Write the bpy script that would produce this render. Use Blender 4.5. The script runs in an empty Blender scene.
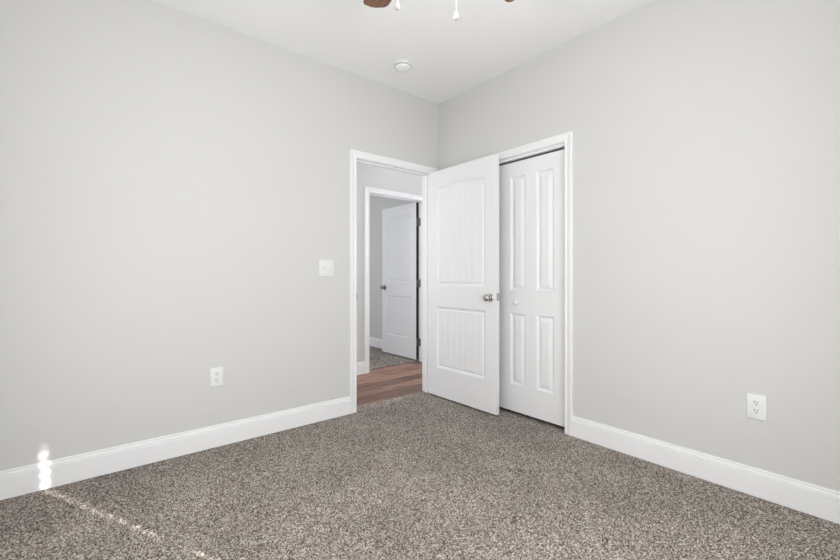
import bpy, bmesh, math, random
import numpy as np
from mathutils import Vector, Matrix

S = bpy.context.scene
COL = S.collection
random.seed(4)
rng = np.random.default_rng(7)
R = math.radians

# ------------------------------------------------------------------ camera
CX, CY, CH, YAW, F = -2.5822, -2.8475, 1.0977, 0.6912, 405.53
cam = bpy.data.cameras.new('camera')
cam.sensor_width = 36.0
cam.lens = F * 36.0 / 840.0
cam.shift_y = -(280 - 275.71) / 840.0
cam.clip_start = 0.02
camo = bpy.data.objects.new('camera', cam)
camo.location = (CX, CY, CH)
camo.rotation_euler = (R(90), 0, -YAW)
COL.objects.link(camo)
S.camera = camo

# ------------------------------------------------------------------ view, world, lights
S.view_settings.view_transform = 'Standard'
S.view_settings.look = 'None'
S.view_settings.gamma = 1.0
S.view_settings.use_curve_mapping = False
S.view_settings.exposure = 0.07

W = bpy.data.worlds.new('sky')
S.world = W
W.use_nodes = True
W.node_tree.nodes['Background'].inputs[0].default_value = (0.62, 0.75, 1.0, 1)
W.node_tree.nodes['Background'].inputs[1].default_value = 1.0


def light(name, kind, loc, direction, energy, color=(1, 1, 1), size=None, size_y=None, **kw):
    l = bpy.data.lights.new(name, kind)
    l.energy = energy
    l.color = color
    if kind == 'AREA':
        l.shape = 'RECTANGLE'
        l.size = size
        l.size_y = size_y
    for k, v in kw.items():
        setattr(l, k, v)
    o = bpy.data.objects.new(name, l)
    o.location = loc
    o.rotation_euler = Vector(direction).to_track_quat('-Z', 'Y').to_euler()
    COL.objects.link(o)
    return o


SUN_DIR = (-0.4371, 0.8993, -0.500)
light('sun', 'SUN', (2, -8, 6), SUN_DIR, 14.0, (1.0, 0.95, 0.88), angle=R(0.53))
light('daylight_south_window', 'AREA', (-1.70, -3.17, 1.20), (-0.06, 1, 0.0), 37, (0.972, 0.985, 1.0), 1.6, 1.9)
light('daylight_west_window', 'AREA', (-3.14, -1.75, 1.20), (1, 0.0, 0.0), 17, (0.972, 0.985, 1.0), 1.9, 1.9)
light('daylight_hallway', 'AREA', (2.42, 0.6, 1.5), (-1, 0.12, -0.1), 38, (0.90, 0.93, 1.0), 0.8, 1.8)
light('daylight_hallway_west', 'AREA', (-1.42, 0.6, 1.4), (1, 0.1, -0.1), 9, (0.92, 0.945, 1.0), 0.8, 1.8)
light('hallway_overhead_fill', 'AREA', (0.2, 0.6, 2.66), (0, 0, -1), 1.5, (0.95, 0.96, 1.0), 0.3, 0.3)  # unseen overhead light added to brighten the hallway
light('daylight_far_room', 'AREA', (-2.3, 2.6, 1.5), (1, 0, 0.2), 33, (0.90, 0.94, 1.0), 1.4, 1.3)

light('fill_below_fan', 'POINT', (-1.589, -1.758, 2.15), (0, 0, -1), 9.5, (1.0, 0.99, 0.98), shadow_soft_size=0.09)  # added fill light below the bowl, lifts ceiling and walls

# ------------------------------------------------------------------ materials


def mat(name, color, rough=0.5, metal=0.0, bump=None, spec=0.5):
    m = bpy.data.materials.new(name)
    m.use_nodes = True
    nt = m.node_tree
    b = nt.nodes['Principled BSDF']
    b.inputs['Base Color'].default_value = (*color, 1)
    b.inputs['Roughness'].default_value = rough
    b.inputs['Metallic'].default_value = metal
    b.inputs['Specular IOR Level'].default_value = spec
    if bump:
        tc = nt.nodes.new('ShaderNodeTexCoord')
        n = nt.nodes.new('ShaderNodeTexNoise')
        n.inputs['Scale'].default_value = bump[0]
        n.inputs['Detail'].default_value = 3
        bp = nt.nodes.new('ShaderNodeBump')
        bp.inputs['Strength'].default_value = bump[1]
        bp.inputs['Distance'].default_value = bump[2]
        nt.links.new(tc.outputs['Object'], n.inputs['Vector'])
        nt.links.new(n.outputs['Fac'], bp.inputs['Height'])
        nt.links.new(bp.outputs['Normal'], b.inputs['Normal'])
    return m


M_WALL = mat('warm_grey_wall_paint', (0.66, 0.655, 0.635), 0.62, bump=(170, 0.25, 0.001), spec=0.3)
M_CEIL = mat('white_ceiling_texture', (0.93, 0.93, 0.93), 0.9, bump=(38, 0.5, 0.003), spec=0.2)
M_TRIM = mat('white_semigloss_trim', (0.88, 0.88, 0.885), 0.4)
M_DOOR = mat('white_door_paint', (0.845, 0.845, 0.85), 0.42)
M_PLATE = mat('white_plastic', (0.80, 0.80, 0.80), 0.4)
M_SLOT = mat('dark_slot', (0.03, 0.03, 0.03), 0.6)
M_NICKEL = mat('satin_nickel', (0.52, 0.50, 0.47), 0.24, 1.0)
M_HINGE = mat('hinge_metal', (0.30, 0.29, 0.27), 0.4, 0.9)
M_TRACK = mat('dark_track_metal', (0.045, 0.045, 0.045), 0.5, 0.6)
M_GLASSBOWL = mat('frosted_glass', (0.85, 0.83, 0.78), 0.4)
M_BLIND = mat('white_blind_slat', (0.8, 0.8, 0.78), 0.5)
M_CHAIN = mat('brass_chain', (0.35, 0.28, 0.18), 0.35, 0.9)
M_IVORY = mat('ivory_pull', (0.60, 0.56, 0.49), 0.45)
M_OUT = mat('outside_ground', (0.25, 0.28, 0.2), 0.9)


def glass():
    m = bpy.data.materials.new('window_glass')
    m.use_nodes = True
    nt = m.node_tree
    nt.nodes.remove(nt.nodes['Principled BSDF'])
    out = nt.nodes['Material Output']
    t = nt.nodes.new('ShaderNodeBsdfTransparent')
    g = nt.nodes.new('ShaderNodeBsdfGlossy')
    g.inputs['Roughness'].default_value = 0.02
    mx = nt.nodes.new('ShaderNodeMixShader')
    mx.inputs[0].default_value = 0.06
    nt.links.new(t.outputs[0], mx.inputs[1])
    nt.links.new(g.outputs[0], mx.inputs[2])
    nt.links.new(mx.outputs[0], out.inputs[0])
    return m


M_GLASS = glass()


def carpet_mat():
    m = bpy.data.materials.new('frieze_carpet')
    m.use_nodes = True
    nt = m.node_tree
    b = nt.nodes['Principled BSDF']
    b.inputs['Roughness'].default_value = 1.0
    b.inputs['Specular IOR Level'].default_value = 0.05
    tc = nt.nodes.new('ShaderNodeTexCoord')
    v = nt.nodes.new('ShaderNodeTexVoronoi')
    v.inputs['Scale'].default_value = 235
    v.inputs['Randomness'].default_value = 1.0
    n = nt.nodes.new('ShaderNodeTexNoise')
    n.inputs['Scale'].default_value = 165
    n.inputs['Detail'].default_value = 4
    n.inputs['Roughness'].default_value = 0.7
    sep = nt.nodes.new('ShaderNodeSeparateColor')
    mix = nt.nodes.new('ShaderNodeMath')
    mix.operation = 'MULTIPLY_ADD'
    mix.inputs[1].default_value = 0.50
    sc = nt.nodes.new('ShaderNodeMath')
    sc.operation = 'MULTIPLY'
    sc.inputs[1].default_value = 0.50
    r = nt.nodes.new('ShaderNodeValToRGB')
    e = r.color_ramp.elements
    e[0].position = 0.27
    e[0].color = (0.075, 0.060, 0.050, 1)
    e[1].position = 0.76
    e[1].color = (0.68, 0.63, 0.58, 1)
    x = r.color_ramp.elements.new(0.43)
    x.color = (0.205, 0.172, 0.146, 1)
    x = r.color_ramp.elements.new(0.58)
    x.color = (0.385, 0.342, 0.303, 1)
    L = nt.links.new
    L(tc.outputs['Object'], v.inputs['Vector'])
    L(tc.outputs['Object'], n.inputs['Vector'])
    L(v.outputs['Color'], sep.inputs[0])
    L(sep.outputs[0], mix.inputs[0])
    L(n.outputs['Fac'], sc.inputs[0])
    L(sc.outputs[0], mix.inputs[2])
    L(mix.outputs[0], r.inputs[0])
    # wide, faint tracks where the pile lies in different directions
    n2 = nt.nodes.new('ShaderNodeTexNoise')
    n2.inputs['Scale'].default_value = 2.2
    n2.inputs['Detail'].default_value = 2
    mr = nt.nodes.new('ShaderNodeMapRange')
    mr.inputs[1].default_value = 0.35
    mr.inputs[2].default_value = 0.65
    mr.inputs[3].default_value = 0.90
    mr.inputs[4].default_value = 1.10
    mm = nt.nodes.new('ShaderNodeVectorMath')
    mm.operation = 'SCALE'
    L(tc.outputs['Object'], n2.inputs['Vector'])
    L(n2.outputs['Fac'], mr.inputs[0])
    L(r.outputs[0], mm.inputs[0])
    L(mr.outputs[0], mm.inputs['Scale'])
    L(mm.outputs[0], b.inputs['Base Color'])
    return m


M_CARPET = carpet_mat()


def plank_mat():
    m = bpy.data.materials.new('wood_plank_floor')
    m.use_nodes = True
    nt = m.node_tree
    b = nt.nodes['Principled BSDF']
    b.inputs['Roughness'].default_value = 0.5
    tc = nt.nodes.new('ShaderNodeTexCoord')
    br = nt.nodes.new('ShaderNodeTexBrick')
    br.offset = 0.37
    br.inputs['Scale'].default_value = 1.0
    br.inputs['Brick Width'].default_value = 0.9
    br.inputs['Row Height'].default_value = 0.17
    br.inputs['Mortar Size'].default_value = 0.0022
    br.inputs['Color1'].default_value = (0.14, 0.076, 0.054, 1)
    br.inputs['Color2'].default_value = (0.40, 0.235, 0.17, 1)
    br.inputs['Mortar'].default_value = (0.05, 0.028, 0.02, 1)
    mp = nt.nodes.new('ShaderNodeMapping')
    mp.inputs['Scale'].default_value = (1.6, 22, 1)
    n = nt.nodes.new('ShaderNodeTexNoise')
    n.inputs['Scale'].default_value = 2.2
    n.inputs['Detail'].default_value = 5
    rp = nt.nodes.new('ShaderNodeValToRGB')
    rp.color_ramp.elements[0].position = 0.3
    rp.color_ramp.elements[0].color = (0.36, 0.32, 0.30, 1)
    rp.color_ramp.elements[1].position = 0.7
    rp.color_ramp.elements[1].color = (1.35, 1.3, 1.28, 1)
    mx = nt.nodes.new('ShaderNodeMix')
    mx.data_type = 'RGBA'
    mx.blend_type = 'MULTIPLY'
    mx.inputs[0].default_value = 1.0
    L = nt.links.new
    L(tc.outputs['Object'], br.inputs['Vector'])
    L(tc.outputs['Object'], mp.inputs[0])
    L(mp.outputs[0], n.inputs['Vector'])
    L(n.outputs['Fac'], rp.inputs[0])
    L(br.outputs['Color'], mx.inputs[6])
    L(rp.outputs[0], mx.inputs[7])
    L(mx.outputs[2], b.inputs['Base Color'])
    return m


M_PLANK = plank_mat()


def blade_mat():
    m = bpy.data.materials.new('walnut_fan_blade')
    m.use_nodes = True
    nt = m.node_tree
    b = nt.nodes['Principled BSDF']
    b.inputs['Roughness'].default_value = 0.4
    tc = nt.nodes.new('ShaderNodeTexCoord')
    mp = nt.nodes.new('ShaderNodeMapping')
    mp.inputs['Scale'].default_value = (3, 45, 3)
    n = nt.nodes.new('ShaderNodeTexNoise')
    n.inputs['Scale'].default_value = 2.0
    n.inputs['Detail'].default_value = 5
    r = nt.nodes.new('ShaderNodeValToRGB')
    r.color_ramp.elements[0].position = 0.35
    r.color_ramp.elements[0].color = (0.075, 0.032, 0.016, 1)
    r.color_ramp.elements[1].position = 0.7
    r.color_ramp.elements[1].color = (0.24, 0.105, 0.052, 1)
    L = nt.links.new
    L(tc.outputs['Object'], mp.inputs[0])
    L(mp.outputs[0], n.inputs['Vector'])
    L(n.outputs['Fac'], r.inputs[0])
    L(r.outputs[0], b.inputs['Base Color'])
    return m


M_BLADE = blade_mat()

# ------------------------------------------------------------------ helpers


def link(name, me, m=None, parent=None):
    o = bpy.data.objects.new(name, me)
    COL.objects.link(o)
    if m:
        me.materials.append(m)
    if parent:
        o.parent = parent
    return o


def build(name, bm, m, parent=None, smooth=False, bevel=0.0, loc=None):
    bmesh.ops.recalc_face_normals(bm, faces=bm.faces)
    me = bpy.data.meshes.new(name)
    bm.to_mesh(me)
    bm.free()
    if smooth:
        me.polygons.foreach_set('use_smooth', [True] * len(me.polygons))
        try:
            me.set_sharp_from_angle(angle=R(35))
        except Exception:
            pass
    o = link(name, me, m, parent)
    if loc:
        o.location = loc
    if bevel:
        bv = o.modifiers.new('bevel', 'BEVEL')
        bv.width = bevel
        bv.segments = 2
        bv.limit_method = 'ANGLE'
        bv.angle_limit = R(40)
    return o


def tag(o, label=None, cat=None, group=None, kind=None):
    if label:
        o['label'] = label
    if cat:
        o['category'] = cat
    if group:
        o['group'] = group
    if kind:
        o['kind'] = kind
    return o


def empty(name, loc=(0, 0, 0), rz=0.0, parent=None):
    o = bpy.data.objects.new(name, None)
    COL.objects.link(o)
    o.location = loc
    o.rotation_euler = (0, 0, rz)
    o.empty_display_size = 0.1
    o.parent = parent
    return o


def box(bm, x0, x1, y0, y1, z0, z1):
    v = [bm.verts.new((x, y, z)) for x in (x0, x1) for y in (y0, y1) for z in (z0, z1)]
    for f in ((0, 1, 3, 2), (4, 6, 7, 5), (0, 4, 5, 1), (2, 3, 7, 6), (0, 2, 6, 4), (1, 5, 7, 3)):
        bm.faces.new([v[i] for i in f])


def boxes(*bs):
    bm = bmesh.new()
    for b in bs:
        box(bm, *b)
    return bm


def sweep_frame(bm, a0, a1, ztop, prof, to3, z0=0.0, kr=1.0):
    """mitred U of trim round an opening; prof = [(outward, proud)]; to3(a, z, d)."""
    rings = []
    for (sa, za) in ((a0, z0), (a0, ztop), (a1, ztop), (a1, z0)):
        sx = -1 if sa == a0 else kr
        sz = 1 if za == ztop else 0
        rings.append([bm.verts.new(to3(sa + sx * u, za + sz * u, d)) for u, d in prof])
    n = len(prof)
    for i in range(3):
        for j in range(n):
            k = (j + 1) % n
            bm.faces.new([rings[i][j], rings[i][k], rings[i + 1][k], rings[i + 1][j]])
    bm.faces.new(rings[0])
    bm.faces.new(rings[3][::-1])


def extrude_prof(bm, pts0, pts1):
    a = [bm.verts.new(p) for p in pts0]
    b = [bm.verts.new(p) for p in pts1]
    n = len(a)
    for j in range(n):
        k = (j + 1) % n
        bm.faces.new([a[j], a[k], b[k], b[j]])
    bm.faces.new(a[::-1])
    bm.faces.new(b)


def lathe(bm, prof, seg=28, mtx=Matrix.Identity(4)):
    """prof = [(r, h)] revolved round local z, closed at r = 0."""
    rings = []
    for r, h in prof:
        if r < 1e-6:
            rings.append([bm.verts.new(mtx @ Vector((0, 0, h)))])
        else:
            rings.append([bm.verts.new(mtx @ Vector((r * math.cos(2 * math.pi * i / seg), r * math.sin(2 * math.pi * i / seg), h))) for i in range(seg)])
    for a, b in zip(rings, rings[1:]):
        for i in range(seg):
            j = (i + 1) % seg
            if len(a) == 1 and len(b) == 1:
                continue
            if len(a) == 1:
                bm.faces.new([a[0], b[i], b[j]])
            elif len(b) == 1:
                bm.faces.new([a[i], a[j], b[0]])
            else:
                bm.faces.new([a[i], a[j], b[j], b[i]])
    for r in (rings[0], rings[-1]):
        if len(r) > 1:
            bm.faces.new(r)


def rot_to(axis):
    return Vector((0, 0, 1)).rotation_difference(Vector(axis)).to_matrix().to_4x4()


def rounded_plate(bm, w, h, t, r, seg=5, inset=0.002):
    """plate in local x-z plane, proud towards local -y, softened rim."""
    def ring(dw, y):
        out = []
        ww, hh, rr = w / 2 - dw, h / 2 - dw, max(r - dw, 0.0005)
        for cxs, czs, a0 in ((1, 1, 0), (-1, 1, 90), (-1, -1, 180), (1, -1, 270)):
            for i in range(seg + 1):
                a = R(a0 + 90 * i / seg)
                out.append(bm.verts.new((cxs * (ww - rr) + rr * math.cos(a), y, czs * (hh - rr) + rr * math.sin(a))))
        return out
    rs = [ring(0, 0), ring(0, -t + inset), ring(inset * 0.35, -t + inset * 0.3), ring(inset, -t)]
    for a, b in zip(rs, rs[1:]):
        n = len(a)
        for i in range(n):
            bm.faces.new([a[i], a[(i + 1) % n], b[(i + 1) % n], b[i]])
    bm.faces.new(rs[0])
    bm.faces.new(rs[-1])


# ------------------------------------------------------------------ dimensions
H = 2.72
WX, SY = -3.20, -3.25        # inner faces of the west and south walls
T = 0.115
DA0, DA1, DZ = -0.893, -0.098, 2.046     # bedroom doorway in the wall y = 0
CA0, CA1, CZ = -1.312, -0.09, 2.028      # closet opening in the wall x = 0 (y from, to)
HY0, HY1 = 1.08, 1.195                   # far side of the hallway
FA0, FA1, FZ = -0.083, 0.747, 2.043      # doorway of the far room
FX = 0.875                               # east wall of the far room

# ------------------------------------------------------------------ structure


def struct(o, label, cat):
    return tag(o, label, cat, kind='structure')


# window openings (behind the camera): x or y range, z range
W1 = (-2.13, -1.03, 0.30, 2.125)
W2 = (-2.60, -0.95, 0.30, 2.10)

bm = boxes((WX - T, DA0 - 0.02, 0, T, -0.02, H), (DA0 - 0.02, DA1 + 0.02, 0, T, DZ + 0.02, H), (DA1 + 0.02, 2.6, 0, T, -0.02, H))
struct(build('wall_north', bm, M_WALL), 'warm grey painted wall holding the bedroom doorway and light switch', 'wall')
bm = boxes((0, T, CA1 + 0.015, 0, -0.02, H), (0, T, CA0 - 0.015, CA1 + 0.015, CZ + 0.02, H), (0, T, SY - T, CA0 - 0.015, -0.02, H))
struct(build('wall_east', bm, M_WALL), 'warm grey painted wall holding the white closet opening and one outlet', 'wall')
bm = boxes((WX - T, W1[0], SY - T, SY, -0.02, H), (W1[1], 0, SY - T, SY, -0.02, H), (W1[0], W1[1], SY - T, SY, -0.02, W1[2]), (W1[0], W1[1], SY - T, SY, W1[3], H))
struct(build('wall_south', bm, M_WALL), 'warm grey wall with a window, opposite the bedroom doorway', 'wall')
bm = boxes((WX - T, WX, SY, W2[0], -0.02, H), (WX - T, WX, W2[1], 0, -0.02, H), (WX - T, WX, W2[0], W2[1], -0.02, W2[2]), (WX - T, WX, W2[0], W2[1], W2[3], H))
struct(build('wall_west', bm, M_WALL), 'warm grey wall with a window, opposite the closet', 'wall')
# closet interior
bm = boxes((0.78, 0.83, -1.55, 0, -0.02, H), (T, 0.78, -1.55, -1.50, -0.02, H))
struct(build('wall_closet', bm, M_WALL), 'plain walls inside the dark closet', 'wall')
# hallway
bm = boxes((-1.6, FA0 - 0.02, HY0, HY1, -0.02, H), (FA0 - 0.02, FA1 + 0.02, HY0, HY1, FZ + 0.02, H), (FA1 + 0.02, 2.6, HY0, HY1, -0.02, H))
struct(build('wall_hallway', bm, M_WALL), 'pale grey hallway wall seen through the bedroom doorway, around a second doorway', 'wall')
bm = boxes((-1.6, -1.5, T, HY0, -0.02, H), (2.5, 2.6, T, HY0, -0.02, H))
struct(build('wall_hallway_ends', bm, M_WALL), 'grey walls closing the ends of the hallway', 'wall')
# far room
bm = boxes((FX, FX + T, HY1, 4.3, -0.02, H))
struct(build('wall_far_room_east', bm, M_WALL), 'shaded grey wall behind the half hidden far door', 'wall')
bm = boxes((-2.5, FX, 4.2, 4.3, -0.02, H), (-2.6, -2.5, HY1, 4.3, -0.02, H), (-2.5, -1.6, HY1, HY1 + 0.05, -0.02, H))
struct(build('wall_far_room_back', bm, M_WALL), 'grey back walls of the far room', 'wall')

bm = boxes((WX - T, 2.6, SY - T, 4.3, H, H + 0.1))
struct(build('ceiling', bm, M_CEIL), 'white lightly textured ceiling', 'ceiling')
bm = boxes((WX - T, 2.6, SY - T, 4.3, -0.12, -0.02))
struct(build('floor', bm, M_PLANK), 'wooden subfloor below the carpet', 'floor')
bm = boxes((-1.5, 2.5, 0.105, 1.19, -0.02, -0.006))
struct(build('floor_hallway', bm, M_PLANK), 'reddish brown wood plank floor in the hallway', 'floor')

# ---- carpets: dense pile relief


def carpet(name, polys, step, amp, label):
    verts, faces = [], []
    base = 0
    for (x0, x1, y0, y1) in polys:
        nx, ny = int((x1 - x0) / step) + 2, int((y1 - y0) / step) + 2
        xs, ys = np.linspace(x0, x1, nx), np.linspace(y0, y1, ny)
        gx, gy = np.meshgrid(xs, ys, indexing='ij')
        jit = step * 0.33
        gx[1:-1] += rng.uniform(-jit, jit, gx[1:-1].shape)
        gy[:, 1:-1] += rng.uniform(-jit, jit, gy[:, 1:-1].shape)
        z = rng.uniform(-1, 0.0, gx.shape) * amp + 0.0015
        # wall-to-wall: keep the rim at pile height
        verts.append(np.stack([gx.ravel(), gy.ravel(), z.ravel()], 1))
        idx = np.arange(nx * ny).reshape(nx, ny) + base
        q = np.stack([idx[:-1, :-1].ravel(), idx[1:, :-1].ravel(), idx[1:, 1:].ravel(), idx[:-1, 1:].ravel()], 1)
        faces.append(q)
        base += nx * ny
    V = np.concatenate(verts)
    Q = np.concatenate(faces)
    me = bpy.data.meshes.new(name)
    me.vertices.add(len(V))
    me.vertices.foreach_set('co', V.astype(np.float32).ravel())
    me.loops.add(len(Q) * 4)
    me.loops.foreach_set('vertex_index', Q.astype(np.int32).ravel())
    me.polygons.add(len(Q))
    me.polygons.foreach_set('loop_start', np.arange(0, len(Q) * 4, 4, dtype=np.int32))
    me.update(calc_edges=True)
    me.validate()
    o = link(name, me, M_CARPET)
    return tag(o, label, 'carpet', kind='stuff')


carpet('carpet', [(WX, 0.0, SY, 0.0), (DA0, DA1, 0.0, 0.105), (0.0, 0.775, -1.495, -0.0)], 0.006, 0.009,
       'speckled brown and grey carpet covering the bedroom floor')
carpet('carpet', [(-1.4, FX - .001, HY1 + .001, 4.19), (FA0, FA1, 1.188, HY1 + .001)], 0.012, 0.008,
       'speckled grey carpet beyond the wood floor, under the far door')

# ---- baseboards
BB = [(0, 0), (.015, 0), (.015, .099), (.0085, .102), (.0085, .106), (.0145, .108), (.0125, .121), (.0055, .1235), (.0055, .1275), (.0078, .134), (.004, .138), (0, .138)]


def baseboard(name, segs, label):
    """segs: (axis, fixed, normal sign, a0, a1)"""
    bm = bmesh.new()
    for ax, c, sg, a0, a1, z0 in segs:
        if ax == 'y':
            extrude_prof(bm, [(a0, c + sg * d, z0 + z) for d, z in BB], [(a1, c + sg * d, z0 + z) for d, z in BB])
        else:
            extrude_prof(bm, [(c + sg * d, a0, z0 + z) for d, z in BB], [(c + sg * d, a1, z0 + z) for d, z in BB])
    return struct(build(name, bm, M_TRIM), label, 'baseboard')


baseboard('baseboard_north', [('y', 0, -1, WX, DA0 - 0.0575, 0)], 'white moulded baseboard running left from the bedroom doorway')
baseboard('baseboard_east', [('x', 0, -1, SY, CA0 - 0.0575, 0)], 'white moulded baseboard running from the closet casing under the outlet')
baseboard('baseboard_south', [('y', SY, 1, WX + 0.0155, -0.0155, 0)], 'white baseboard below the window opposite the doorway')
baseboard('baseboard_west', [('x', WX, 1, SY, -0.0155, 0)], 'white baseboard below the window opposite the closet')
baseboard('baseboard_hallway', [('y', HY0, -1, -1.5, FA0 - 0.0575, -0.006), ('y', HY0, -1, FA1 + 0.0575, 2.5, -0.006)], 'white baseboard on the hallway wall above the wood planks')
baseboard('baseboard_far_room', [('x', FX, -1, HY1, 4.2, 0)], 'white baseboard behind the far door')

# ---- casings and jambs
CAS = [(0, 0), (0, .009), (.004, .0115), (.010, .0115), (.014, .009), (.018, .009), (.030, .0115), (.040, .0155), (.052, .0165), (.057, .0135), (.057, 0)]
RV = 0.0


def jamb_boxes(a0, a1, z, d0, d1, s0, s1, th=0.019, stop=True, zb=0.0):
    """boxes (a, depth, z) lining an opening, with a door stop between s0 and s1"""
    out = [(a0 - th, a0, d0, d1, zb, z + th), (a1, a1 + th, d0, d1, zb, z + th), (a0, a1, d0, d1, z, z + th)]
    if stop:
        k = 0.010
        out += [(a0, a0 + k, s0, s1, zb, z), (a1 - k, a1, s0, s1, zb, z), (a0 + k, a1 - k, s0, s1, z - k, z)]
    return out


bm = boxes(*jamb_boxes(DA0, DA1, DZ, -0.0005, T + 0.0005, 0.040, 0.075))
sweep_frame(bm, DA0 - 0.003, DA1 + 0.003, DZ + 0.003, CAS, lambda a, z, d: (a, -d - 0.0004, z), kr=1.38)
sweep_frame(bm, DA0 - 0.003, DA1 + 0.003, DZ + 0.003, CAS, lambda a, z, d: (a, T + d, z))
o = struct(build('trim_1', bm, M_TRIM), 'white moulded casing and jamb around the bedroom doorway', 'door trim')
# strike plate on the latch side jamb
sp = build('strike_plate', boxes((DA0 - 0.0005, DA0 + 0.0015, 0.004, 0.030, 0.895, 0.965), (DA0 - 0.003, DA0 + 0.0015, -0.013, 0.004, 0.905, 0.95)), M_HINGE, o)
sp['label'] = 'dull metal strike plate'

bm = bmesh.new()
for (a0, a1, d0, d1, z0, z1) in jamb_boxes(CA0, CA1, CZ, -0.0005, T + 0.0005, 0, 0, stop=False, th=0.014):
    box(bm, d0, d1, a0, a1, z0, z1)
sweep_frame(bm, CA0 - 0.003, CA1 + 0.003, CZ + 0.003, CAS, lambda a, z, d: (-d - 0.0004, a, z))
struct(build('trim_2', bm, M_TRIM), 'white moulded casing around the closet opening', 'door trim')

bm = boxes(*jamb_boxes(FA0, FA1, FZ, HY0 - 0.0005, HY1 + 0.0005, HY0 + 0.035, HY0 + 0.068, zb=-0.006))
sweep_frame(bm, FA0 - 0.003, FA1 + 0.003, FZ + 0.003, CAS, lambda a, z, d: (a, HY0 - d - 0.0004, z), z0=-0.006)
sweep_frame(bm, FA0 - 0.003, FA1 + 0.003, FZ + 0.003, CAS, lambda a, z, d: (a, HY1 + d, z), z0=-0.0)
struct(build('trim_3', bm, M_TRIM), 'white casing around the second doorway across the hallway', 'door trim')

# ------------------------------------------------------------------ doors


def zones(total, marks, reach, fine, coarse):
    xs = [0.0]
    while xs[-1] < total - 1e-6:
        x = xs[-1]
        near = any(m0 - reach <= x + 1e-6 < m1 + reach for m0, m1 in marks)
        step = fine
        if not near:
            nxt = [m0 - reach for m0, m1 in marks if m0 - reach > x]
            step = min([coarse] + [n - x for n in nxt])
            step = max(step, fine * 0.5)
        xs.append(min(total, x + step))
    if len(xs) > 2 and xs[-1] - xs[-2] < fine * 0.2:
        xs.pop(-2)
    return np.array(xs)


def panel_height(px, pz, panels, style):
    """relief depth (<= 0) at leaf point"""
    h = np.zeros_like(px)
    for (x0, x1, z0, z1, rise) in panels:
        xc, hw = (x0 + x1) / 2, (x1 - x0) / 2
        top = z1 + rise * (1 - ((px - xc) / hw) ** 2)
        slope = -2 * rise * (px - xc) / hw ** 2
        d = np.minimum.reduce([px - x0, x1 - px, pz - z0, (top - pz) / np.sqrt(1 + slope ** 2)])
        if style == 'plank':
            hh = np.interp(d, [0, .005, .011, .016, .026, .032], [0, -.0060, -.0075, -.0130, -.0130, -.0060])
            # vertical board grooves in the field
            n = 7
            w = (x1 - x0 - .064) / n
            u = (px - x0 - .032)
            k = np.abs(u - np.round(u / w) * w)
            g = np.interp(k, [0, .0015, .0045], [-.0032, -.0028, 0])
            hh = np.where(d > .034, hh + g, hh)
        else:
            hh = np.interp(d, [0, .005, .009, .012, .015, .040, .043], [0, -.0065, -.0075, -.0125, -.0125, -.0040, -.0025])
        h = np.where(d > 0, hh, h)
    return h


def leaf_mesh(name, w, h, t, panels, style, fine=0.003):
    """slab: local x 0..w, z 0..h, y 0 (front) .. t (back); panels in relief on both faces"""
    zx, zz = [], []
    for (x0, x1, z0, z1, rise) in panels:
        if style == 'plank':
            zx.append((x0, x1))
        else:
            zx += [(x0, x0 + .045), (x1 - .045, x1)]
        zz += [(z0, z0 + .045), (z1 - .045, z1 + rise)]
    xs = zones(w, zx, 0.003, fine, 0.05)
    zs = zones(h, zz, 0.003, fine, 0.10)
    gx, gz = np.meshgrid(xs, zs, indexing='ij')
    dep = panel_height(gx, gz, panels, style)
    nx, nz = len(xs), len(zs)
    A = np.stack([gx.ravel(), (-dep).ravel(), gz.ravel()], 1)
    B = np.stack([gx.ravel(), (t + dep).ravel(), gz.ravel()], 1)
    V = np.concatenate([A, B])
    idx = np.arange(nx * nz).reshape(nx, nz)
    off = nx * nz

    def q(a, b, c, d):
        return np.stack([a.ravel(), b.ravel(), c.ravel(), d.ravel()], 1)
    f = [q(idx[:-1, :-1], idx[1:, :-1], idx[1:, 1:], idx[:-1, 1:]),
         q(idx[:-1, :-1], idx[:-1, 1:], idx[1:, 1:], idx[1:, :-1]) + off]
    for e, flip in ((idx[0, :], 0), (idx[-1, :], 1), (idx[:, 0], 1), (idx[:, -1], 0)):
        a, b = e[:-1], e[1:]
        qq = q(a, b, b + off, a + off)
        f.append(qq[:, ::-1] if not flip else qq)
    Q = np.concatenate(f)
    me = bpy.data.meshes.new(name)
    me.from_pydata(V.tolist(), [], Q.tolist())
    b2 = bmesh.new()
    b2.from_mesh(me)
    bmesh.ops.recalc_face_normals(b2, faces=b2.faces)
    b2.to_mesh(me)
    b2.free()
    me.update()
    return me


def knob_pair(parent, x, z, t, m=M_NICKEL, label=None):
    prof = [(0.0, 0), (.0325, 0), (.0325, .004), (.029, .008), (.016, .0105), (.0125, .014), (.0115, .026), (.014, .031), (.022, .036), (.0270, .044), (.0278, .051),
            (.0255, .058), (.019, .063), (.010, .0655), (0, .066)]
    for y, ax in ((0, (0, -1, 0)), (t, (0, 1, 0))):
        bm = bmesh.new()
        lathe(bm, prof, 28, Matrix.Translation((x, y, z)) @ rot_to(ax))
        o = build('door_knob', bm, m, parent, smooth=True)
        o['label'] = 'round satin nickel knob'


def hinges(parent, px, py, side, zs, leaf_dir):
    """knuckle at px,py in door space with the hinge leaf let into the slab's edge"""
    for z in zs:
        bm = bmesh.new()
        lathe(bm, [(0, -.048), (.004, -.048), (.0065, -.045), (.0065, .045), (.004, .048), (0, .048)], 14, Matrix.Translation((px, py, z)))
        box(bm, *leaf_dir, z - .0445, z + .0445)
        o = build('hinge', bm, M_HINGE, parent)
        o['label'] = 'grey metal butt hinge'


PAN2 = lambda w: [(.111, w - .112, .997, 1.868, .032), (.109, w - .112, .257, .808, 0)]

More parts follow.
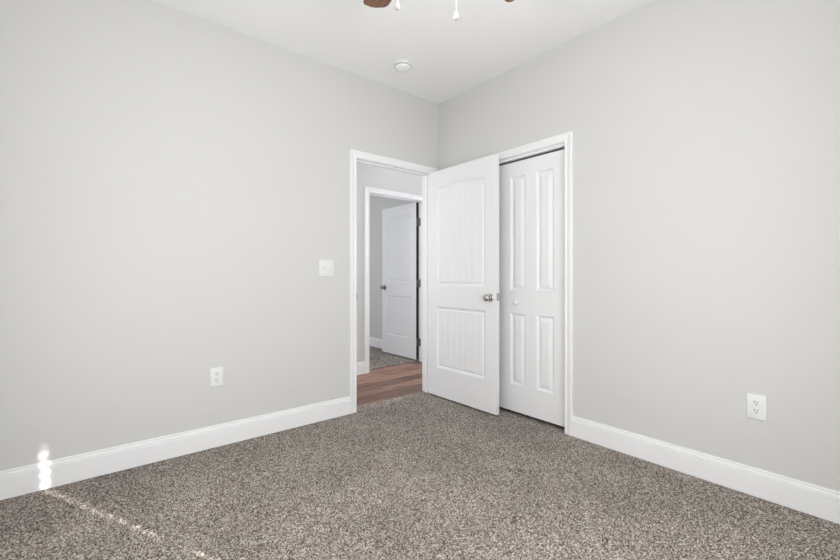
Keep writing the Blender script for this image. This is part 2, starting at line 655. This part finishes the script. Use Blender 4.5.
# bedroom door, standing open into the room
LW, LH, LT = 0.790, 2.032, 0.035
hx, hy, fx, fy = -0.125, -0.006, -0.114, -0.803
d1 = empty('door_1', (hx, hy, 0.013), math.atan2(fy - hy, fx - hx))
struct(d1, 'open white two panel bedroom door with arched upper panel and nickel knob', 'door')
lm = leaf_mesh('door_leaf', LW, LH, LT, PAN2(LW), 'plank')
link('door_leaf', lm, M_DOOR, d1)
knob_pair(d1, .730, .912, LT)
bm = boxes((LW - .001, LW + .0012, .004, .031, .889, .945))
lp = build('latch_plate', bm, M_NICKEL, d1)
bm = bmesh.new()
box(bm, LW + .001, LW + .011, .011, .025, .908, .926)
build('latch_bolt', bm, M_NICKEL, lp)
hinges(d1, -.006, LT + .008, 1, (.25, 1.0, 1.80), (-.0022, -.0002, .006, LT + .006))

# far door, open into the far room
d3 = empty('door_3', (0.712, 1.212, 0.014), R(90))
struct(d3, 'partly hidden white two panel door standing open across the hallway', 'door')
FW = 0.775
lm2 = leaf_mesh('door_leaf', FW, LH, LT, PAN2(FW), 'plank', fine=.004)
# local x runs away from the hinge (+y), local +y points to world -x: front (panel) faces both sides
o = link('door_leaf', lm2, M_DOOR, d3)
o.location = (0, -LT, 0)
for y, ax in ((0, (0, 1, 0)), (-LT, (0, -1, 0))):
    bm = bmesh.new()
    prof = [(0.0, 0), (.0325, 0), (.0325, .004), (.029, .008), (.016, .0105), (.0125, .014), (.0115, .026), (.014, .031), (.022, .036), (.0270, .044), (.0278, .051),
            (.0255, .058), (.019, .063), (.010, .0655), (0, .066)]
    lathe(bm, prof, 24, Matrix.Translation((FW - .068, y, .917)) @ rot_to(ax))
    build('door_knob', bm, M_HINGE, d3, smooth=True)['label'] = 'round dark nickel knob'
build('hinge_gap_shade', boxes((-.0012, .0002, -.0345, -.0005, .004, LH - .002)), M_SLOT, d3)['label'] = 'dark strip standing in for the shaded gap down the hinge edge'  # near-black strip added to stand for the shade in the hinge gap
for z in (.225, .985, 1.775):
    bm = bmesh.new()
    lathe(bm, [(0, -.050), (.005, -.050), (.0075, -.046), (.0075, .046), (.005, .050), (0, .050)], 14, Matrix.Translation((-.004, -.0445, z)))
    box(bm, -.0045, -.0013, -.036, .0015, z - .050, z + .050)
    box(bm, -.050, -.006, -.0349, -.0325, z - .050, z + .050)
    build('hinge', bm, M_HINGE, d3)['label'] = 'grey metal butt hinge'

# closet bifold: four narrow leaves, each with a tall and a short raised panel
d2 = empty('door_2', (0.033, 0, 0.028))
struct(d2, 'white bifold closet doors with tall over short raised panels', 'closet door')
CH_, LWc = 1.966, 0.3035


def bif(seam_on):
    x0 = .056 if seam_on == 'lo' else .118
    x1 = LWc - (.104 if seam_on == 'lo' else .044)
    return leaf_mesh('bifold_leaf', LWc, CH_, .032, [(x0, x1, .955, 1.852, 0), (x0, x1, .214, .772, 0)], 'raised', fine=.003)


mlo, mhi = bif('lo'), bif('hi')
mlo.materials.append(M_DOOR)
mhi.materials.append(M_DOOR)
# leaves listed from the jamb by the outlet towards the corner; local x of each leaf runs along -y
ystart = CA1 - 0.0015
leaves = []
for i, me in enumerate((mhi, mlo, mhi, mlo)):
    lf = bpy.data.objects.new('bifold_leaf', me)
    COL.objects.link(lf)
    lf.parent = d2
    lf.rotation_euler = (0, 0, R(-90))
    lf.location = (0, ystart - i * (LWc + .0008), 0)
    leaves.append(lf)
# the knobs sit on the two middle leaves
for i, kx in ((1, .125), (2, .180)):
    bm = bmesh.new()
    lathe(bm, [(0, 0), (.012, 0), (.010, .006), (.010, .010), (.0160, .015), (.0195, .021), (.0180, .027), (.009, .031), (0, .032)], 22, Matrix.Translation((kx, 0, .861)) @ rot_to((0, -1, 0)))
    build('closet_knob', bm, M_DOOR, leaves[i], smooth=True)['label'] = 'small round white knob'
tr = build('bifold_track', boxes((-0.024, 0.012, CA0 + .001, CA1 - .001, 1.981, 1.9995)), M_TRIM, d2)
tr['label'] = 'white sliding track above the leaves'

# ------------------------------------------------------------------ windows behind the camera


def window(name, ax, c, out, r, label):
    """double hung window in the wall plane ax = c; out = outward sign"""
    root = empty(name)
    struct(root, label, 'window')

    def B(bm, a0, a1, d0, d1, z0, z1):
        p, q = sorted((c + out * d0, c + out * d1))
        if ax == 'y':
            box(bm, a0, a1, p, q, z0, z1)
        else:
            box(bm, p, q, a0, a1, z0, z1)
    a0, a1, z0, z1 = r
    bm = bmesh.new()
    zm = 1.345
    for x0, x1, y0, y1, d0, d1 in ((a0, a0 + .04, z0, z1, .07, .115), (a1 - .04, a1, z0, z1, .07, .115), (a0 + .04, a1 - .04, z0, z0 + .05, .07, .115),
                                   (a0 + .04, a1 - .04, z1 - .04, z1, .07, .115), (a0 + .04, a1 - .04, zm - .02, zm + .02, .07, .115)):
        B(bm, x0, x1, d0, d1, y0, y1)
    build('window_frame', bm, M_TRIM, root)
    bm = bmesh.new()
    B(bm, a0 + .035, a1 - .035, .090, .093, z0 + .04, zm - .02)
    B(bm, a0 + .035, a1 - .035, .090, .093, zm + .02, z1 - .03)
    build('pane', bm, M_GLASS, root)
    bm = bmesh.new()
    B(bm, a0 - .07, a1 + .07, -.03, .07, z0 - .022, z0)
    build('window_sill', bm, M_TRIM, root)
    bm = bmesh.new()
    to3 = (lambda a, z, d: (a, c - out * d, z)) if ax == 'y' else (lambda a, z, d: (c - out * d, a, z))
    sweep_frame(bm, a0, a1, z1, CAS, to3, z0=z0)
    build('window_casing', bm, M_TRIM, root)
    return root


window('window_1', 'y', SY, -1, W1, 'white double hung window opposite the bedroom doorway')
window('window_2', 'x', WX, -1, W2, 'white double hung window opposite the closet')

HOLE = -1.150


def blind(ax, c, r, holes, label, group):
    a0, a1, z0, z1 = r
    root = empty('window_blind')
    tag(root, label, 'blind')

    def B(bm, p0, p1, d0, d1, q0, q1):
        u, v = c - d1, c - d0
        if ax == 'y':
            box(bm, p0, p1, u, v, q0, q1)
        else:
            box(bm, u, v, p0, p1, q0, q1)
    bm = bmesh.new()
    B(bm, a0 + .004, a1 - .004, .005, .055, z1 - .05, z1 - .002)
    build('headrail', bm, M_BLIND, root)
    bm = bmesh.new()
    z = z1 - .05
    k = 0
    while z - .052 > z0 + .01:
        dd = .030 + (.002 if k % 2 else 0)
        lo, hi = z - .0545, z
        hz = (lo + hi) / 2
        if holes:
            x = HOLE
            hw, hh = .0095, .0150
            B(bm, a0 + .001, x - hw, dd, dd + .0016, lo, hi)
            B(bm, x + hw, a1 - .001, dd, dd + .0016, lo, hi)
            B(bm, x - hw, x + hw, dd, dd + .0016, lo, hz - hh)
            B(bm, x - hw, x + hw, dd, dd + .0016, hz + hh, hi)
        else:
            B(bm, a0 + .001, a1 - .001, dd, dd + .0016, lo, hi)
        z -= .0508
        k += 1
    build('slat', bm, M_BLIND, root)['kind'] = 'stuff'
    bm = bmesh.new()
    B(bm, a0 + .004, a1 - .004, .018, .042, z0 + .0005, max(z + .004, z0 + .02))
    build('bottom_rail', bm, M_BLIND, root)


blind('y', SY, W1, True, 'closed white slatted blind in the window opposite the bedroom doorway', None)
blind('x', WX, W2, False, 'closed white slatted blind in the window opposite the closet', None)

# ------------------------------------------------------------------ small fixtures on the walls


def receptacle_plate(loc, rz, label):
    root = empty('wall_outlet', loc, rz)
    tag(root, label, 'outlet', group='duplex outlets')
    bm = bmesh.new()
    rounded_plate(bm, .078, .122, .0065, .004)
    build('cover_plate', bm, M_PLATE, root, smooth=True)
    for sz in (.0205, -.0205):
        bm = bmesh.new()
        # rounded receptacle face, flat at top and bottom
        pts = []
        for i in range(32):
            a = 2 * math.pi * i / 32
            pts.append((.0172 * math.cos(a), max(-.0145, min(.0145, .0178 * math.sin(a)))))
        extrude_prof(bm, [(x, -.006, sz + z) for x, z in pts], [(x, -.0085, sz + z) for x, z in pts])
        f = build('receptacle', bm, M_PLATE, root)
        bm = boxes((-.0078, -.0052, -.0089, -.0080, sz + .0005, sz + .0100), (.0052, .0074, -.0089, -.0080, sz + .0015, sz + .0090))
        lathe(bm, [(0, 0), (.0030, 0), (.0030, .001), (0, .001)], 12, Matrix.Translation((0, -.0079, sz - .0068)) @ rot_to((0, -1, 0)))
        build('slot', bm, M_SLOT, f)['label'] = 'dark prong slots'
    bm = bmesh.new()
    lathe(bm, [(0, 0), (.0032, 0), (.0028, .0012), (0, .0015)], 12, Matrix.Translation((0, -.0064, 0)) @ rot_to((0, -1, 0)))
    build('screw', bm, M_PLATE, root)


receptacle_plate((-1.926, -.0001, .447), 0, 'white duplex outlet low on the wall left of the bedroom doorway')
receptacle_plate((-.0001, -2.360, .444), R(-90), 'white duplex outlet low on the wall right of the closet')

root = empty('light_switch', (-1.157, -.0001, 1.155))
tag(root, 'white two gang switch plate beside the bedroom doorway casing', 'light switch')
bm = bmesh.new()
rounded_plate(bm, .122, .122, .0065, .004)
build('cover_plate', bm, M_PLATE, root, smooth=True)
for sx, up in ((-.023, 1), (.023, -1)):
    bm = boxes((sx - .0058, sx + .0058, -.0075, -.006, -.0125, .0125))
    t = build('toggle_surround', bm, M_PLATE, root)
    bm = bmesh.new()
    extrude_prof(bm, [(sx - .0042, -.007, -.008), (sx - .0042, -.007, .008), (sx - .0042, -.019, up * .0065 + .0035), (sx - .0042, -.019, up * .0065 - .0035)],
                 [(sx + .0042, -.007, -.008), (sx + .0042, -.007, .008), (sx + .0042, -.019, up * .0065 + .0035), (sx + .0042, -.019, up * .0065 - .0035)])
    build('toggle', bm, M_PLATE, root, bevel=.001)
for sx in (-.023, .023):
    for sz in (-.030, .030):
        bm = bmesh.new()
        lathe(bm, [(0, 0), (.0032, 0), (.0028, .0012), (0, .0015)], 12, Matrix.Translation((sx, -.0064, sz)) @ rot_to((0, -1, 0)))
        build('screw', bm, M_PLATE, root)

# ------------------------------------------------------------------ smoke detector
root = empty('smoke_detector', (-.698, -.364, H))
tag(root, 'round white smoke detector on the ceiling in front of the corner', 'smoke detector')
bm = bmesh.new()
lathe(bm, [(0, 0), (.068, 0), (.070, -.003), (.070, -.010), (.066, -.014), (0, -.014)], 40)
build('mounting_base', bm, M_TRIM, root, smooth=True)
bm = bmesh.new()
lathe(bm, [(0, -.014), (.050, -.014), (.050, -.020), (0, -.020)], 40)
build('vent_gap', bm, mat('grey_vent', (.35, .35, .35), .7), root, smooth=True)
bm = bmesh.new()
lathe(bm, [(0, -.020), (.057, -.020), (.058, -.026), (.054, -.035), (.044, -.041), (.030, -.043), (.028, -.046), (.012, -.048), (0, -.048)], 40)
build('cover', bm, M_TRIM, root, smooth=True)
bm = bmesh.new()
lathe(bm, [(0, 0), (.007, 0), (.007, -.0025), (0, -.0025)], 16, Matrix.Translation((.018, -.022, -.0445)))
build('test_button', bm, M_PLATE, root)

# ------------------------------------------------------------------ ceiling fan
s_, c_ = math.sin(YAW), math.cos(YAW)


def cw(lat, dep):
    return CX + dep * s_ + lat * c_, CY + dep * c_ - lat * s_


fxx, fyy = cw(.071, 1.472)
ZB = 2.425
fan = empty('ceiling_fan', (fxx, fyy, H))
tag(fan, 'brown bladed ceiling fan with two ivory pull chains, hanging in the middle of the room', 'ceiling fan')
M_FAN = mat('bronze_fan_metal', (.11, .075, .055), .35, .8)
bm = bmesh.new()
lathe(bm, [(0, 0), (.065, 0), (.068, -.02), (.05, -.055), (.02, -.065), (0, -.065)], 32)
build('canopy', bm, M_FAN, fan, smooth=True)
bm = bmesh.new()
lathe(bm, [(0, -.06), (.0125, -.06), (.0125, -.16), (0, -.16)], 18)
build('downrod', bm, M_FAN, fan, smooth=True)
bm = bmesh.new()
lathe(bm, [(0, -.15), (.05, -.15), (.115, -.175), (.13, -.205), (.13, -.255), (.11, -.285), (.06, -.30), (0, -.30)], 36)
build('motor_housing', bm, M_FAN, fan, smooth=True)
bm = bmesh.new()
lathe(bm, [(0, -.295), (.06, -.295), (.075, -.315), (.075, -.345), (.14, -.36), (.14, -.372), (0, -.372)], 36)
build('light_fitter', bm, M_FAN, fan, smooth=True)
bm = bmesh.new()
lathe(bm, [(0, -.370), (.135, -.370), (.132, -.395), (.115, -.420), (.08, -.440), (.035, -.450), (0, -.452)], 36)
build('glass_bowl', bm, M_GLASSBOWL, fan, smooth=True)

# blade angles measured in the camera-yaw frame only to aim the fan's two far blades
A1 = -29.6
L_TIP = .610
bw = .066
for i in range(5):
    ang = R(A1 + 72 * i)
    # direction: lateral = sin, depth = cos
    dx = math.cos(ang) * s_ + math.sin(ang) * c_
    dy = math.cos(ang) * c_ - math.sin(ang) * s_
    rz = math.atan2(dy, dx)
    # outline of the blade: slightly flared, round cornered tip
    out = []
    r0, r1 = .17, L_TIP
    rc = .030
    wi, wo = .050, bw
    out += [(r0, -wi), (r1 - rc - .01, -wo)]
    for k in range(7):
        a = R(-90 + 90 * k / 6)
        out.append((r1 - .008 - rc + rc * math.cos(a), -wo + rc + rc * math.sin(a)))
    for k in range(1, 6):
        y = (-wo + rc) + (2 * (wo - rc)) * k / 6
        out.append((r1 - .008 + .008 * (1 - (y / (wo - rc)) ** 2), y))
    for k in range(7):
        a = R(90 * k / 6)
        out.append((r1 - .008 - rc + rc * math.cos(a), wo - rc + rc * math.sin(a)))
    out += [(r1 - rc - .01, wo), (r0, wi)]
    bm = bmesh.new()
    extrude_prof(bm, [(x, y, .003) for x, y in out], [(x, y, -.003) for x, y in out])
    b = build('fan_blade', bm, M_BLADE, fan)
    b.location = (0, 0, ZB - H)
    b.rotation_euler = (R(-11), 0, rz)
    bm = boxes((.10, .20, -.014, .014, -.0005 + .003, .009), (.18, .235, -.040, .040, .003, .007))
    k = build('blade_iron', bm, M_FAN, b, bevel=.002)

# pull chains with ivory end pulls
for lat, dep, zb in ((-.082, 1.46, 2.056), (.134, 1.49, 2.038)):
    px, py = cw(lat, dep)
    root2 = empty('pull_chain', (px - fxx, py - fyy, 0), parent=fan)
    bm = bmesh.new()
    ztop = ZB - H + .02
    zl = zb + .037 - H
    n = int((-.345 - zl) / .0055)
    for k in range(n):
        lathe(bm, [(0, -.002), (.0014, -.0014), (.002, 0), (.0014, .0014), (0, .002)], 6, Matrix.Translation((0, 0, zl + .004 + k * .0055)))
    # link back to the fitter
    vx, vy = -(px - fxx), -(py - fyy)
    ll = math.hypot(vx, vy)
    ux, uy = vx / ll, vy / ll
    if ll > .075:
        m = max(1, int((ll - .07) / .0055))
        for k in range(m + 1):
            lathe(bm, [(0, -.002), (.002, 0), (0, .002)], 6, Matrix.Translation((ux * k * .0055, uy * k * .0055, zl + .004 + n * .0055 + .0)))
    build('chain', bm, M_CHAIN, fan, loc=(px - fxx, py - fyy, 0))
    bpy.data.objects.remove(root2)
    bm = bmesh.new()
    zc = zb - H
    lathe(bm, [(0, .030), (.0035, .030), (.0045, .026), (.0065, .018), (.0095, .008), (.0095, .003), (.006, 0), (0, 0)], 18, Matrix.Translation((0, 0, zc)))
    build('pull_knob', bm, M_IVORY, fan, smooth=True, loc=(px - fxx, py - fyy, 0))['label'] = 'ivory bell shaped pull'
